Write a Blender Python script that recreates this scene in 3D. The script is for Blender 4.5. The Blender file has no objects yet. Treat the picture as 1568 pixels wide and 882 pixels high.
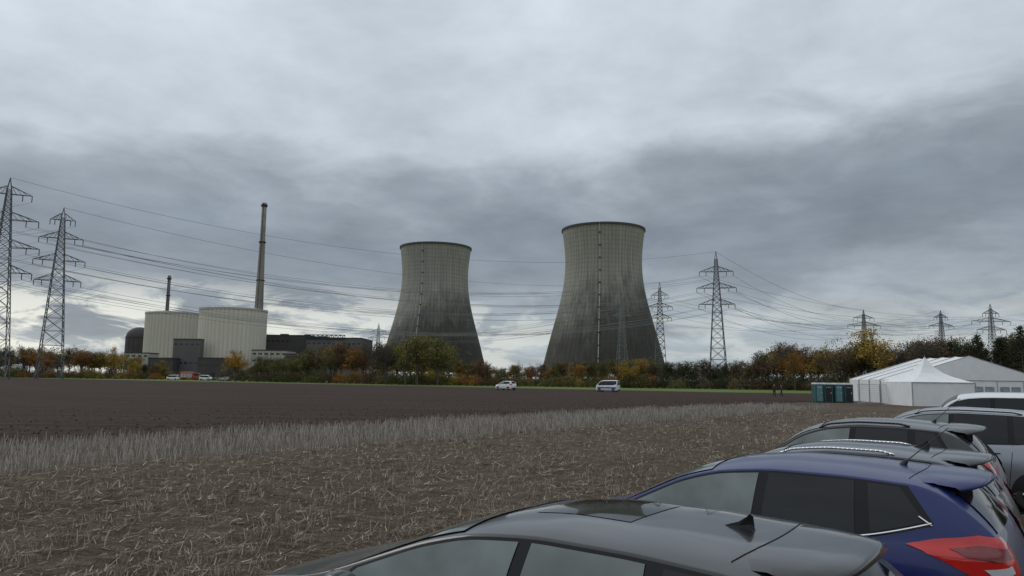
import bpy, bmesh, math, random
import numpy as np
from mathutils import Vector, Matrix, noise
from mathutils.bvhtree import BVHTree
random.seed(7); np.random.seed(7)
scene = bpy.context.scene
scene.view_settings.view_transform = 'Standard'
scene.view_settings.look = 'None'
scene.view_settings.exposure = 0

# ------------------------------------------------------------------ camera
EYE = 2.15
ROT = Matrix.Rotation(math.radians(97.0), 4, 'X') @ Matrix.Rotation(math.radians(0.7), 4, 'Z')
cd = bpy.data.cameras.new("camera"); cam = bpy.data.objects.new("camera", cd)
scene.collection.objects.link(cam)
cam.matrix_world = Matrix.Translation((0, 0, EYE)) @ ROT
cd.sensor_width = 36; cd.lens = 25.94; cd.clip_start = 0.1; cd.clip_end = 20000
scene.camera = cam

def survey(px, py, dist):
    """world metres of a feature measured on the photo, at a known distance north of the viewpoint"""
    d = ROT.to_3x3() @ Vector(((px - 784) / 1130, (441 - py) / 1130, -1))
    s = dist / d.y
    return Vector((d.x * s, dist, EYE + d.z * s))

# ------------------------------------------------------------------ node helpers
def new_mat(name):
    m = bpy.data.materials.new(name); m.use_nodes = True
    nt = m.node_tree
    return m, nt, nt.nodes['Principled BSDF']
def N(nt, t, **kw):
    n = nt.nodes.new(t)
    for k, v in kw.items(): setattr(n, k, v)
    return n
def math_n(nt, op, a, b=None, c=None, clamp=False):
    n = nt.nodes.new('ShaderNodeMath'); n.operation = op; n.use_clamp = clamp
    for i, v in enumerate((a, b, c)):
        if v is None: continue
        if isinstance(v, (int, float)): n.inputs[i].default_value = v
        else: nt.links.new(v, n.inputs[i])
    return n.outputs[0]
def mix_n(nt, fac, a, b, blend='MIX'):
    n = nt.nodes.new('ShaderNodeMixRGB'); n.blend_type = blend
    for i, v in zip((0, 1, 2), (fac, a, b)):
        if isinstance(v, (int, float)): n.inputs[i].default_value = v
        elif isinstance(v, tuple): n.inputs[i].default_value = (*v, 1)
        else: nt.links.new(v, n.inputs[i])
    return n.outputs[0]
def noise_n(nt, vec, scale, detail=4, rough=0.55, dist=0.0):
    n = nt.nodes.new('ShaderNodeTexNoise')
    n.inputs['Scale'].default_value = scale; n.inputs['Detail'].default_value = detail
    n.inputs['Roughness'].default_value = rough; n.inputs['Distortion'].default_value = dist
    if vec is not None: nt.links.new(vec, n.inputs['Vector'])
    return n.outputs['Fac']
def ramp_n(nt, fac, stops):
    n = nt.nodes.new('ShaderNodeValToRGB'); e = n.color_ramp.elements
    while len(e) < len(stops): e.new(0.5)
    for el, (p, c) in zip(e, stops):
        el.position = p; el.color = (*c, 1) if isinstance(c, tuple) else (c, c, c, 1)
    nt.links.new(fac, n.inputs[0]); return n.outputs[0]
def mapping_n(nt, vec, scale=(1,1,1), rot=(0,0,0)):
    n = nt.nodes.new('ShaderNodeMapping')
    n.inputs['Scale'].default_value = scale; n.inputs['Rotation'].default_value = rot
    nt.links.new(vec, n.inputs['Vector']); return n.outputs[0]

def mat(name, col, rough=0.6, metal=0.0, coat=0.0, var=0.25, scale=2.0, bump=0.0, spec=0.5):
    m, nt, p = new_mat(name)
    tc = N(nt, 'ShaderNodeTexCoord').outputs['Object']
    nz = noise_n(nt, tc, scale, 3)
    lo = tuple(c * (1 - var) for c in col); hi = tuple(min(1, c * (1 + var)) for c in col)
    c = ramp_n(nt, nz, [(0.3, lo), (0.7, hi)])
    nt.links.new(c, p.inputs['Base Color'])
    p.inputs['Roughness'].default_value = rough; p.inputs['Metallic'].default_value = metal
    p.inputs['Coat Weight'].default_value = coat; p.inputs['Coat Roughness'].default_value = 0.04
    p.inputs['Specular IOR Level'].default_value = spec
    if bump:
        b = N(nt, 'ShaderNodeBump'); b.inputs['Strength'].default_value = bump
        nt.links.new(nz, b.inputs['Height']); nt.links.new(b.outputs[0], p.inputs['Normal'])
    return m

# ------------------------------------------------------------------ mesh helpers
class MB:
    def __init__(s): s.v = []; s.f = []; s.m = []
    def box(s, x0, x1, y0, y1, z0, z1, mi=0):
        b = len(s.v)
        s.v += [(x0,y0,z0),(x1,y0,z0),(x1,y1,z0),(x0,y1,z0),(x0,y0,z1),(x1,y0,z1),(x1,y1,z1),(x0,y1,z1)]
        for q in ((0,3,2,1),(4,5,6,7),(0,1,5,4),(1,2,6,5),(2,3,7,6),(3,0,4,7)):
            s.f.append(tuple(b+i for i in q)); s.m.append(mi)
    def cone(s, p0, p1, r0, r1, n=6, mi=0, caps=True):
        p0 = Vector(p0); p1 = Vector(p1); d = p1 - p0
        if d.length < 1e-6: return
        d.normalize(); a = d.orthogonal().normalized(); c = d.cross(a)
        b = len(s.v)
        for p, r in ((p0, r0), (p1, r1)):
            for i in range(n):
                t = 2*math.pi*i/n + math.pi/4
                s.v.append(tuple(p + a*math.cos(t)*r + c*math.sin(t)*r))
        for i in range(n):
            j = (i+1) % n
            s.f.append((b+i, b+j, b+n+j, b+n+i)); s.m.append(mi)
        if caps:
            s.f.append(tuple(b+n-1-i for i in range(n))); s.m.append(mi)
            s.f.append(tuple(b+n+i for i in range(n))); s.m.append(mi)
    def beam(s, p0, p1, t, mi=0): s.cone(p0, p1, t*0.7, t*0.7, 4, mi, False)
    def tube(s, pts, r, mi=0, n=5):
        for a, b in zip(pts[:-1], pts[1:]): s.cone(a, b, r, r, n, mi, True)
    def face(s, pts, mi=0):
        b = len(s.v); s.v += [tuple(p) for p in pts]; s.f.append(tuple(range(b, b+len(pts)))); s.m.append(mi)
    def lathe(s, prof, n=48, cx=0, cy=0, mi=0):
        b = len(s.v)
        for r, z in prof:
            for i in range(n):
                t = 2*math.pi*i/n; s.v.append((cx+r*math.cos(t), cy+r*math.sin(t), z))
        for k in range(len(prof)-1):
            for i in range(n):
                j = (i+1) % n
                s.f.append((b+k*n+i, b+k*n+j, b+(k+1)*n+j, b+(k+1)*n+i)); s.m.append(mi)
    def mesh(s, name, mats, smooth=False):
        me = bpy.data.meshes.new(name); me.from_pydata(s.v, [], s.f)
        for mm in mats: me.materials.append(mm)
        me.polygons.foreach_set('material_index', s.m)
        if smooth: me.polygons.foreach_set('use_smooth', [True]*len(s.f))
        me.update(); return me
    def obj(s, name, mats, parent=None, smooth=False, loc=None, rot=0.0):
        o = bpy.data.objects.new(name, s.mesh(name, mats, smooth)); scene.collection.objects.link(o)
        if parent: o.parent = parent
        if loc is not None: o.location = loc
        o.rotation_euler = (0, 0, rot)
        return o
def empty(name, loc=(0,0,0), rot=0.0):
    e = bpy.data.objects.new(name, None); scene.collection.objects.link(e)
    e.location = loc; e.rotation_euler = (0, 0, rot); e.empty_display_size = 0.3
    return e
def quads_mesh(name, Q, mats, tint=None):
    """Q (n,4,3)"""
    n = len(Q); me = bpy.data.meshes.new(name)
    me.vertices.add(n*4); me.vertices.foreach_set('co', Q.reshape(-1).astype(np.float32))
    me.loops.add(n*4); me.loops.foreach_set('vertex_index', np.arange(n*4, dtype=np.int32))
    me.polygons.add(n); me.polygons.foreach_set('loop_start', np.arange(0, n*4, 4, dtype=np.int32))
    for m in mats: me.materials.append(m)
    me.update(calc_edges=True)
    if tint is not None:
        a = me.attributes.new('tint', 'FLOAT', 'FACE'); a.data.foreach_set('value', tint.astype(np.float32))
    return me

# ------------------------------------------------------------------ world: overcast sky
w = bpy.data.worlds.new("World"); scene.world = w; w.use_nodes = True
nt = w.node_tree; bg = nt.nodes['Background']
sky = N(nt, 'ShaderNodeTexSky'); sky.sky_type = 'NISHITA'; sky.sun_disc = False
SUN_EL, SUN_AZ = math.radians(32), math.radians(-60)
sky.sun_elevation = SUN_EL; sky.sun_rotation = SUN_AZ
tc = N(nt, 'ShaderNodeTexCoord').outputs['Generated']
sp = N(nt, 'ShaderNodeSeparateXYZ'); nt.links.new(tc, sp.inputs[0])
X, Y, Z = sp.outputs
Zc = math_n(nt, 'ADD', math_n(nt, 'MAXIMUM', Z, 0.0), 0.18)
cmb = N(nt, 'ShaderNodeCombineXYZ')
nt.links.new(math_n(nt, 'DIVIDE', X, Zc), cmb.inputs[0]); nt.links.new(math_n(nt, 'DIVIDE', Y, Zc), cmb.inputs[1])
P = cmb.outputs[0]
n1 = noise_n(nt, mapping_n(nt, P, (0.7, 0.8, 1)), 0.9, 5, 0.52, 0.3)
n2 = noise_n(nt, mapping_n(nt, P, (1.0, 1.0, 1), (0, 0, 0.5)), 2.1, 7, 0.58, 0.15)
n3 = noise_n(nt, mapping_n(nt, tc, (2.6, 2.6, 7)), 2.1, 6, 0.55, 0.25)
el = math_n(nt, 'ADD', Z, math_n(nt, 'MULTIPLY', math_n(nt, 'SUBTRACT', n1, 0.5), 0.18))
el = math_n(nt, 'ADD', el, math_n(nt, 'MULTIPLY', math_n(nt, 'SUBTRACT', n3, 0.5), 0.20))
el = math_n(nt, 'ADD', el, math_n(nt, 'MULTIPLY', X, -0.06))
col = ramp_n(nt, el, [(0.0, (.40,.46,.51)), (0.06, (.37,.425,.475)), (0.115, (.27,.31,.36)), (0.19, (.235,.275,.325)),
                      (0.25, (.32,.368,.42)), (0.32, (.55,.615,.68)), (0.60, (.66,.73,.80)), (1.0, (.76,.80,.84))])
k = ramp_n(nt, n2, [(0.30, 0.80), (0.70, 1.18)])
col = mix_n(nt, 1.0, col, k, 'MULTIPLY')
# thin bright breaks low over the horizon, strongest to the west
low = ramp_n(nt, Z, [(0.0, 0.75), (0.05, 1.0), (0.085, 0.75), (0.125, 0.0)])
west = ramp_n(nt, math_n(nt, 'MULTIPLY_ADD', X, -0.9, 0.25), [(0.12, 0.30), (0.62, 1.0)])
n4 = noise_n(nt, mapping_n(nt, tc, (6, 6, 20)), 1.6, 6, 0.62, 0.5)
brk = ramp_n(nt, n4, [(0.44, 0.0), (0.54, 1.0)])
f = math_n(nt, 'MULTIPLY', math_n(nt, 'MULTIPLY', low, west), brk)
col = mix_n(nt, f, col, (.88, .89, .81))
skc = mix_n(nt, 1.0, sky.outputs[0], (.1, .1, .1), 'MULTIPLY')
col = mix_n(nt, 0.06, col, skc)
nt.links.new(col, bg.inputs['Color']); bg.inputs['Strength'].default_value = 1.0

sl = bpy.data.lights.new("sun", 'SUN'); so = bpy.data.objects.new("sun", sl); scene.collection.objects.link(so)
sl.energy = 0.5; sl.angle = math.radians(25); sl.color = (1, .95, .88)
sd = Vector((math.sin(SUN_AZ)*math.cos(SUN_EL), math.cos(SUN_AZ)*math.cos(SUN_EL), math.sin(SUN_EL)))
so.rotation_euler = sd.to_track_quat('Z', 'Y').to_euler(); so.location = (0, 0, 50)

# ------------------------------------------------------------------ ground
n = 620; k = 8.1
s = np.linspace(-1, 1, n)
gx = 3*np.sinh(k*s); gy = 3*np.sinh(k*s) + 5
GX, GY = np.meshgrid(gx, gy)
GZ = np.zeros_like(GX)
for j in range(n):
    if abs(gy[j]-5) > 60: continue
    for i in range(n):
        if abs(gx[i]) > 50: continue
        x, y = gx[i], gy[j]; d = math.hypot(x, y)
        if d > 60: continue
        t = y - 1.25*x
        h = noise.fractal(Vector((x*2.2, y*2.2, 0)), 0.8, 2.0, 3) * 0.038
        h += 0.03*math.sin(t*0.62*2*math.pi/0.75) * (1 if t < 29 else .5)
        GZ[j, i] = h * max(0, 1 - d/60)
V = np.stack([GX, GY, GZ], -1).reshape(-1, 3)
idx = np.arange(n*n).reshape(n, n)
F = np.stack([idx[:-1,:-1], idx[:-1,1:], idx[1:,1:], idx[1:,:-1]], -1).reshape(-1, 4)
me = bpy.data.meshes.new("ground"); me.vertices.add(n*n); me.vertices.foreach_set('co', V.reshape(-1))
me.loops.add(F.size); me.loops.foreach_set('vertex_index', F.reshape(-1).astype(np.int32))
me.polygons.add(len(F)); me.polygons.foreach_set('loop_start', np.arange(0, F.size, 4, dtype=np.int32))
me.update(calc_edges=True); me.polygons.foreach_set('use_smooth', [True]*len(F))
gm, nt, p = new_mat("field_soil")
tc = N(nt, 'ShaderNodeTexCoord').outputs['Object']
sp = N(nt, 'ShaderNodeSeparateXYZ'); nt.links.new(tc, sp.inputs[0]); X, Y = sp.outputs[0], sp.outputs[1]
ne = noise_n(nt, tc, 0.35, 3, 0.6)
t = math_n(nt, 'SUBTRACT', Y, math_n(nt, 'MULTIPLY', X, 1.25))
t = math_n(nt, 'ADD', t, math_n(nt, 'MULTIPLY', math_n(nt, 'SUBTRACT', ne, 0.5), 3.0))
ang = math.atan2(.7809, .6247)
al = mapping_n(nt, tc, (0.35, 2.2, 1), (0, 0, -ang))
straw = noise_n(nt, al, 3.0, 6, 0.72)
fine = noise_n(nt, tc, 38, 4, 0.7)
clod = noise_n(nt, tc, 5, 5, 0.7)
big = noise_n(nt, tc, 0.12, 3, 0.5)
fg = ramp_n(nt, math_n(nt, 'MULTIPLY_ADD', fine, 0.5, math_n(nt, 'MULTIPLY', straw, 0.5)),
            [(0.40, (.036,.025,.018)), (0.50, (.090,.066,.047)), (0.60, (.25,.20,.145))])
fg = mix_n(nt, 0.30, fg, ramp_n(nt, big, [(.35, (.07,.05,.036)), (.65, (.16,.125,.09))]))
pl = ramp_n(nt, math_n(nt, 'MULTIPLY_ADD', clod, 0.7, math_n(nt, 'MULTIPLY', fine, 0.3)),
            [(0.38, (.024,.016,.011)), (0.52, (.056,.036,.026)), (0.66, (.12,.082,.060))])
furr = noise_n(nt, mapping_n(nt, tc, (0.02, 0.5, 1), (0, 0, -ang*0.25)), 2.0, 4, 0.6)
pl = mix_n(nt, 1.0, pl, ramp_n(nt, furr, [(.35, .60), (.65, 1.30)]), 'MULTIPLY')
st = ramp_n(nt, straw, [(0.35, (.06,.045,.032)), (0.65, (.19,.155,.12))])
near = math_n(nt, 'LESS_THAN', math_n(nt, 'ADD', Y, math_n(nt, 'MULTIPLY', ne, 8.0)), 60.0)
m1 = math_n(nt, 'MULTIPLY', math_n(nt, 'GREATER_THAN', t, 29.6), near); m2 = math_n(nt, 'GREATER_THAN', t, 40.6)
c = mix_n(nt, m1, fg, st); c = mix_n(nt, m2, c, pl)
bd = math_n(nt, 'MAXIMUM', math_n(nt, 'MULTIPLY_ADD', X, -0.65, 172.0), math_n(nt, 'MULTIPLY_ADD', X, -0.1, 150.0))
m3 = math_n(nt, 'GREATER_THAN', math_n(nt, 'SUBTRACT', Y, bd), 0.0)
gr = ramp_n(nt, clod, [(0.35, (.085,.125,.03)), (0.65, (.16,.21,.06))])
c = mix_n(nt, m3, c, gr)
nt.links.new(c, p.inputs['Base Color']); p.inputs['Roughness'].default_value = 0.95
p.inputs['Specular IOR Level'].default_value = 0.15
b = N(nt, 'ShaderNodeBump'); b.inputs['Strength'].default_value = 1.0; b.inputs['Distance'].default_value = 0.07
nt.links.new(math_n(nt, 'MULTIPLY_ADD', clod, 1.0, math_n(nt, 'MULTIPLY', fine, 0.35)), b.inputs['Height'])
nt.links.new(b.outputs[0], p.inputs['Normal'])
me.materials.append(gm)
go = bpy.data.objects.new("ground", me); scene.collection.objects.link(go)

# straw / stubble
def straw_mat(name, lo, hi):
    m, nt, p = new_mat(name)
    a = N(nt, 'ShaderNodeAttribute'); a.attribute_name = 'tint'
    nt.links.new(ramp_n(nt, a.outputs['Fac'], [(0, lo), (1, hi)]), p.inputs['Base Color'])
    p.inputs['Roughness'].default_value = 0.8; p.inputs['Specular IOR Level'].default_value = 0.2
    return m
sm = straw_mat("straw", (.07,.050,.034), (.50,.43,.32))
sm2 = straw_mat("dry_stalk", (.17,.14,.11), (.60,.55,.49))
def blades(base, dirv, length, width, facing):
    """base (n,3); dirv unit (n,3)"""
    side = np.cross(dirv, facing); side /= np.linalg.norm(side, axis=1)[:, None] + 1e-9
    tip = base + dirv*length[:, None]
    a = side*width[:, None]*0.5
    return np.stack([base-a, base+a, tip+a*0.6, tip-a*0.6], 1)
def gz(x, y):
    d = np.hypot(x, y); t = y - 1.25*x
    return 0.03*np.sin(t*0.62*2*np.pi/0.75)*np.clip(1-d/60, 0, 1)*np.where(t < 29, 1, .5)
nl = 190000
d = 2.2*np.exp(np.random.rand(nl)*math.log(60/2.2)); az = np.radians(np.random.uniform(-52, 58, nl))
x = d*np.sin(az); y = d*np.cos(az); t = y-1.25*x
keep = t < 30.2
x, y, d, t = x[keep], y[keep], d[keep], t[keep]
pr = 0.24 + 0.5*(np.sin(t*0.62*2*np.pi/0.75) > 0.1) + .30*np.sin(x*2.3+y*1.1)*np.sin(y*1.9-x*.7)
keep = np.random.rand(len(x)) < pr; x, y, d = x[keep], y[keep], d[keep]; m_ = len(x)
th = np.random.randn(m_)*1.0+.9; tilt = np.abs(np.random.randn(m_))*0.25
dv = np.stack([np.cos(th)*np.cos(tilt), np.sin(th)*np.cos(tilt), np.sin(tilt)], 1)
ln = np.random.uniform(.025, .13, m_)*(1+d/40); wd = np.random.uniform(.003, .0085, m_)*(1+d/11)
big_ = np.random.rand(m_) < .03; ln[big_] *= 1.9; wd[big_] *= 1.3
fc = np.tile([0.05, 0.1, 1.0], (m_, 1)) + np.random.randn(m_, 3)*0.4
Q = blades(np.stack([x, y, gz(x, y)+.012+np.random.rand(m_)*.02], 1), dv, ln, wd, fc)
me = quads_mesh("straw_litter", Q, [sm], np.random.rand(m_)**1.7)
o = bpy.data.objects.new("straw_litter", me); scene.collection.objects.link(o)
# short standing stubble in drill rows
nl = 50000
d = 2.2*np.exp(np.random.rand(nl)*math.log(60/2.2)); az = np.radians(np.random.uniform(-52, 58, nl))
x = d*np.sin(az); y = d*np.cos(az)
A = np.array([.6247, .7809]); B = np.array([-.7809, .6247])
u = x*A[0]+y*A[1]; v = x*B[0]+y*B[1]
v = np.round(v/0.75)*0.75 + np.random.randn(nl)*0.07
x = u*A[0]+v*B[0]; y = u*A[1]+v*B[1]; t = y-1.25*x
cl = np.sin(u*3.1+v*5)+np.sin(u*1.3-v*2.1)
keep = (t < 29.8) & (y > 1) & (cl > -0.2+np.random.randn(nl)*.6)
x, y, d = x[keep], y[keep], d[keep]; m_ = len(x)
dv = np.stack([np.random.randn(m_)*.32, np.random.randn(m_)*.32, np.ones(m_)], 1); dv /= np.linalg.norm(dv, axis=1)[:, None]
Q = blades(np.stack([x, y, gz(x, y)-.02], 1), dv, np.random.uniform(.05, .21, m_), np.random.uniform(.004, .009, m_)*(1+d/11),
           np.stack([np.random.randn(m_)*.6, -np.ones(m_), np.zeros(m_)], 1))
me = quads_mesh("cut_stubble", Q, [sm], np.random.uniform(.25, 1, m_))
o = bpy.data.objects.new("cut_stubble", me); scene.collection.objects.link(o)
# tall pale stalk strip
nl = 66000
u = np.random.uniform(-20, 74, nl); tt = 29.4+11.4*np.random.rand(nl)+np.random.randn(nl)*.5
row = np.round((tt*.6247)/0.75)*0.75 + np.random.randn(nl)*0.07
x = u*A[0] + row*B[0]; y = u*A[1] + row*B[1]
cl = np.sin(u*1.7+row*3)+np.sin(u*.63-row*2.1)+np.sin(u*5.3+row*7)*.7+np.random.randn(nl)*.8
keep = (cl > -.9) & (np.random.rand(nl) > np.clip((u-48)/22, 0, 1)); x, y, cl = x[keep], y[keep], cl[keep]; m_ = len(x)
d = np.hypot(x, y)
dv = np.stack([np.random.randn(m_)*.15, np.random.randn(m_)*.15, np.ones(m_)], 1); dv /= np.linalg.norm(dv, axis=1)[:, None]
Q = blades(np.stack([x, y, gz(x, y)-.02], 1), dv, np.random.uniform(.12, .42, m_)*(0.9+.10*cl), np.random.uniform(.006, .014, m_)*(.8+d/45),
           np.stack([np.random.randn(m_)*.5, -np.ones(m_), np.zeros(m_)], 1))
me = quads_mesh("tall_stubble_strip", Q, [sm2], np.random.rand(m_)**1.1)
o = bpy.data.objects.new("tall_stubble_strip", me); scene.collection.objects.link(o)
cb = MB(); clm = mat("soil_clod", (.06,.038,.028), 0.95, var=.5, scale=4, spec=.1)
for i in range(5000):
    u = random.uniform(-35, 90); q = random.uniform(41.5, 41.5+40*random.random()**1.3)*.6247
    x = u*A[0]+q*B[0]; y = u*A[1]+q*B[1]
    if y < 5: continue
    r = random.uniform(.02, .06)
    cb.cone((x, y, -.02), (x+random.uniform(-.03,.03), y, r*.7), r, r*.55, 6, 0, True)
cb.obj("soil_clods", [clm], None, True)

# ------------------------------------------------------------------ trees
def leaf_mat():
    m, nt, p = new_mat("autumn_foliage")
    oi = N(nt, 'ShaderNodeObjectInfo'); a = N(nt, 'ShaderNodeAttribute'); a.attribute_name = 'tint'
    k = ramp_n(nt, a.outputs['Fac'], [(0, (.38,.42,.40)), (.6, (1.0,1.0,1.0)), (1, (1.8,1.6,1.3))])
    c = mix_n(nt, 1.0, oi.outputs['Color'], k, 'MULTIPLY')
    nt.links.new(c, p.inputs['Base Color']); p.inputs['Roughness'].default_value = .8
    p.inputs['Specular IOR Level'].default_value = .2
    return m
LEAF = leaf_mat(); BARK = mat("bark", (.085,.07,.057), .9, var=.3, scale=3)
def tree_mesh(seed, kind):
    rs = random.Random(seed); npr = np.random.RandomState(seed)
    mb = MB(); H = 12.0; ends = []
    if kind == 'conifer':
        mb.cone((0,0,0), (0,0,H), .22, .03, 6)
        cs = []
        for i in range(150):
            z = rs.uniform(1.0, H-.2); r = (1-z/H)**.85*2.6*rs.uniform(.35, 1.1)+.08; a = rs.random()*6.28
            cs.append((math.cos(a)*r, math.sin(a)*r, z-.25*r)); 
            if i % 2 == 0: mb.cone((0,0,z), cs[-1], .05, .015, 4, 0, False)
        per, sig, lf = 22, (.34,.34,.20), .26
    elif kind == 'bush':
        cs = []
        for i in range(9):
            a = rs.random()*6.28; r = rs.uniform(1, 6); e = (math.cos(a)*r, math.sin(a)*r*.6, rs.uniform(5, 10))
            mb.cone((e[0]*.2, e[1]*.2, 0), e, .16, .05, 4, 0, False)
        for i in range(64):
            a = rs.random()*6.28; r = math.sqrt(rs.random())*7.5; x_ = math.cos(a)*r; top = (10.5+rs.uniform(-2.5,1.5))*(1-(r/8.8)**2)
            cs.append((x_, math.sin(a)*r*.7, rs.uniform(.3, 1)*max(top, 1.5)))
        per, sig, lf = 28, (1.0,1.0,.8), .60
    else:
        wide = {'round': 4.6, 'tall': 2.9, 'bare': 3.9}[kind]; z0 = {'round': .18, 'tall': .15, 'bare': .28}[kind]*H
        lean = rs.uniform(-.5, .5)
        top = Vector((lean, rs.uniform(-.4,.4), H*.72))
        mb.cone((0,0,-.2), top*.45, .28, .2, 7); mb.cone(top*.45, top, .2, .07, 6)
        skew = [rs.uniform(.7, 1.15) for _ in range(8)]
        for i in range(15):
            a = i*2.4+rs.uniform(-.4, .4); f = rs.uniform(.15, 1); s0 = top*(.25+.7*f)
            hh = rs.uniform(.25, 1.0)
            rr = wide*math.sqrt(max(.05, 1-((hh-.42)/.62)**2))*skew[int(a*1.27) % 8]*rs.uniform(.75, 1.05)
            e = Vector((math.cos(a)*rr, math.sin(a)*rr, z0+(H*.97-z0)*hh))
            mid = s0.lerp(e, .5)+Vector((rs.uniform(-.4,.4), rs.uniform(-.4,.4), rs.uniform(-.1,.6)))
            mb.cone(s0, mid, .10, .065, 4, 0, False); mb.cone(mid, e, .065, .025, 4, 0, False)
            ends.append(e)
            for j in range(7 if kind == 'bare' else 4):
                b0 = mid.lerp(e, rs.random()); e2 = b0+Vector((rs.gauss(0,1), rs.gauss(0,1), rs.uniform(.1,1.5)))*(1.1)
                mb.cone(b0, e2, .04, .018, 3, 0, False); ends.append(e2)
                if kind == 'bare':
                    for q in range(4):
                        b1 = b0.lerp(e2, rs.random()); e3 = b1+Vector((rs.gauss(0,.5), rs.gauss(0,.5), rs.uniform(.1,.9)))
                        mb.cone(b1, e3, .028, .014, 3, 0, False)
        if kind == 'bare': cs = rs.sample(ends, 22); per, sig, lf = 9, (.5,.5,.4), .22
        else:
            cs = list(ends) + [tuple(Vector(e).lerp(top*.7, rs.uniform(.1, .55))) for e in ends]
            per, sig, lf = 22, (.55,.55,.42), .36
    cs = np.array([tuple(c) for c in cs]); nc = len(cs)
    C = np.repeat(cs, per, 0) + npr.randn(nc*per, 3)*np.array(sig)
    C[:, 2] = np.maximum(C[:, 2], .1)
    ct = np.repeat(npr.rand(nc), per)*.6 + npr.rand(nc*per)*.4
    a = npr.randn(nc*per, 3); a /= np.linalg.norm(a, axis=1)[:, None]
    b = np.cross(a, npr.randn(nc*per, 3)); b /= np.linalg.norm(b, axis=1)[:, None]
    sz = (lf*npr.uniform(.5, 1.1, nc*per))[:, None]
    Q = np.stack([C-a*sz*.6, C-b*sz*.38, C+a*sz*.6, C+b*sz*.38], 1)
    nb = len(mb.v); Vv = mb.v + [tuple(q) for q in Q.reshape(-1, 3)]
    Ff = mb.f + [(nb+4*i, nb+4*i+1, nb+4*i+2, nb+4*i+3) for i in range(len(Q))]
    me = bpy.data.meshes.new("tree_"+kind); me.from_pydata(Vv, [], Ff)
    me.materials.append(BARK); me.materials.append(LEAF)
    me.polygons.foreach_set('material_index', [0]*len(mb.f)+[1]*len(Q))
    at = me.attributes.new('tint', 'FLOAT', 'FACE')
    at.data.foreach_set('value', np.concatenate([np.zeros(len(mb.f)), ct]).astype(np.float32))
    return me
VAR = {k: [tree_mesh(100*i+j, k) for j in range(c)] for i, (k, c) in enumerate((('round',5),('tall',3),('bare',3),('bush',3),('conifer',2)))}
OL=(.125,.115,.042); DG=(.050,.058,.028); OR=(.27,.135,.032); YE=(.33,.24,.055); BR=(.13,.088,.050); RB=(.165,.082,.042); GR=(.095,.115,.038)
def place_tree(kind, x, y, h, col, parent=None, name="tree", wide=1.0):
    o = bpy.data.objects.new(name, random.choice(VAR[kind])); scene.collection.objects.link(o)
    if parent: o.parent = parent
    s = h/12.0; j = random.uniform(.9, 1.15)*wide
    o.location = (x, y, -.1); o.scale = (s*j, s*j, s); o.rotation_euler = (0, 0, random.random()*6.28 if kind != 'bush' else random.choice((0,3.14))+random.uniform(-.3,.3))
    v = random.uniform(.75, 1.25)
    o.color = (col[0]*v, col[1]*v*random.uniform(.93,1.07), col[2]*v, 1)
    return o
row = empty("distant_tree_row")
tops = [(-500,535),(-100,530),(0,536),(50,530),(90,537),(150,532),(190,543),(250,556),(300,562),(345,560),(385,553),(430,545),(470,538),(520,530),(560,528),(600,530),
        (625,524),(690,530),(710,554),(760,558),(830,556),(900,554),(960,554),(1010,551),(1080,555),(1150,551),(1190,533),(1220,528),(1270,532),(1310,526),(1370,532),(1410,520),(1460,520),(1510,524),(1560,512),(1700,505),(2100,505)]
dist = [(-500,330),(0,325),(250,315),(400,260),(600,222),(900,212),(1200,200),(1400,175),(1700,150),(2100,130)]
def itp(tab, x): return float(np.interp(x, [a for a, _ in tab], [b for _, b in tab]))
def palette(px):
    if px < 35: return [DG,DG,OL]
    if px < 80: return [OR,BR,OR]
    if px < 260: return [OL,DG,BR,OR,OL,YE]
    if px < 400: return [DG,OL,BR]
    if px < 500: return [OL,OL,GR,BR]
    if px < 600: return [BR,OL,RB,BR,OR]
    if px < 700: return [OL,OL,YE,GR]
    if px < 830: return [OR,BR,RB,OL]
    if px < 1000: return [OL,OR,BR,YE,OL]
    if px < 1180: return [DG,OL,BR,DG]
    if px < 1300: return [OR,BR,OL,YE,BR]
    if px < 1400: return [BR,OL,YE,DG]
    return [DG,OL,BR,DG,RB]
px = -480
while px < 2000:
    for layer in range(2):
        q = px + random.uniform(-8, 8); D = itp(dist, q)+random.uniform(2, 14)+layer*22
        ty = itp(tops, q)+random.uniform(-6, 10)+layer*2
        pt = survey(q, ty, D)
        if not (252 < q < 345):
            pal = palette(q); kind = random.choice(['round','round','tall','bare'] if q > 1180 or 500 < q < 600 else ['round','round','round','tall'])
            if kind == 'bare' or (q > 1450 and random.random() < .2):
                if q > 1450 and kind != 'bare': kind = 'conifer'
            place_tree(kind, pt.x, D, max(3.0, pt.z), DG if kind == 'conifer' else random.choice(pal), row)
    px += random.uniform(10, 17)
bushes = empty("hedge_row")
px = -480
while px < 2000:
    q = px; D = itp(dist, q)-random.uniform(2, 8)
    pt = survey(q, itp(tops, q), D)
    h = min(pt.z*random.uniform(.42, .78), random.uniform(3.0, 6.0)) * (0.45 if 250 < q < 345 else 1)
    pal = [DG, OL, BR] if q > 1180 and random.random() < .7 else palette(q)
    place_tree('bush', pt.x, D, h, random.choice(pal), bushes)
    if random.random() < .75: place_tree('bush', pt.x+2, D+20, h*1.35, random.choice(pal), bushes)
    px += random.uniform(8, 13)
def solo(name, kind, px, top, D, col, wide=1.0):
    pt = survey(px, top, D); place_tree(kind, pt.x, D, pt.z, col, None, name, wide)
solo("maple_tree", 'round', 362, 537, 255, (.46,.26,.03), .95)
solo("maple_tree", 'round', 60, 533, 300, OR)
solo("maple_tree", 'round', 178, 533, 300, YE, .8)
solo("willow_tree", 'round', 640, 514, 205, (.17,.155,.05), 1.25)
solo("willow_tree", 'round', 672, 518, 209, (.15,.14,.045), 1.15)
solo("willow_tree", 'round', 622, 530, 203, (.13,.12,.042), 1.0)
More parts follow.
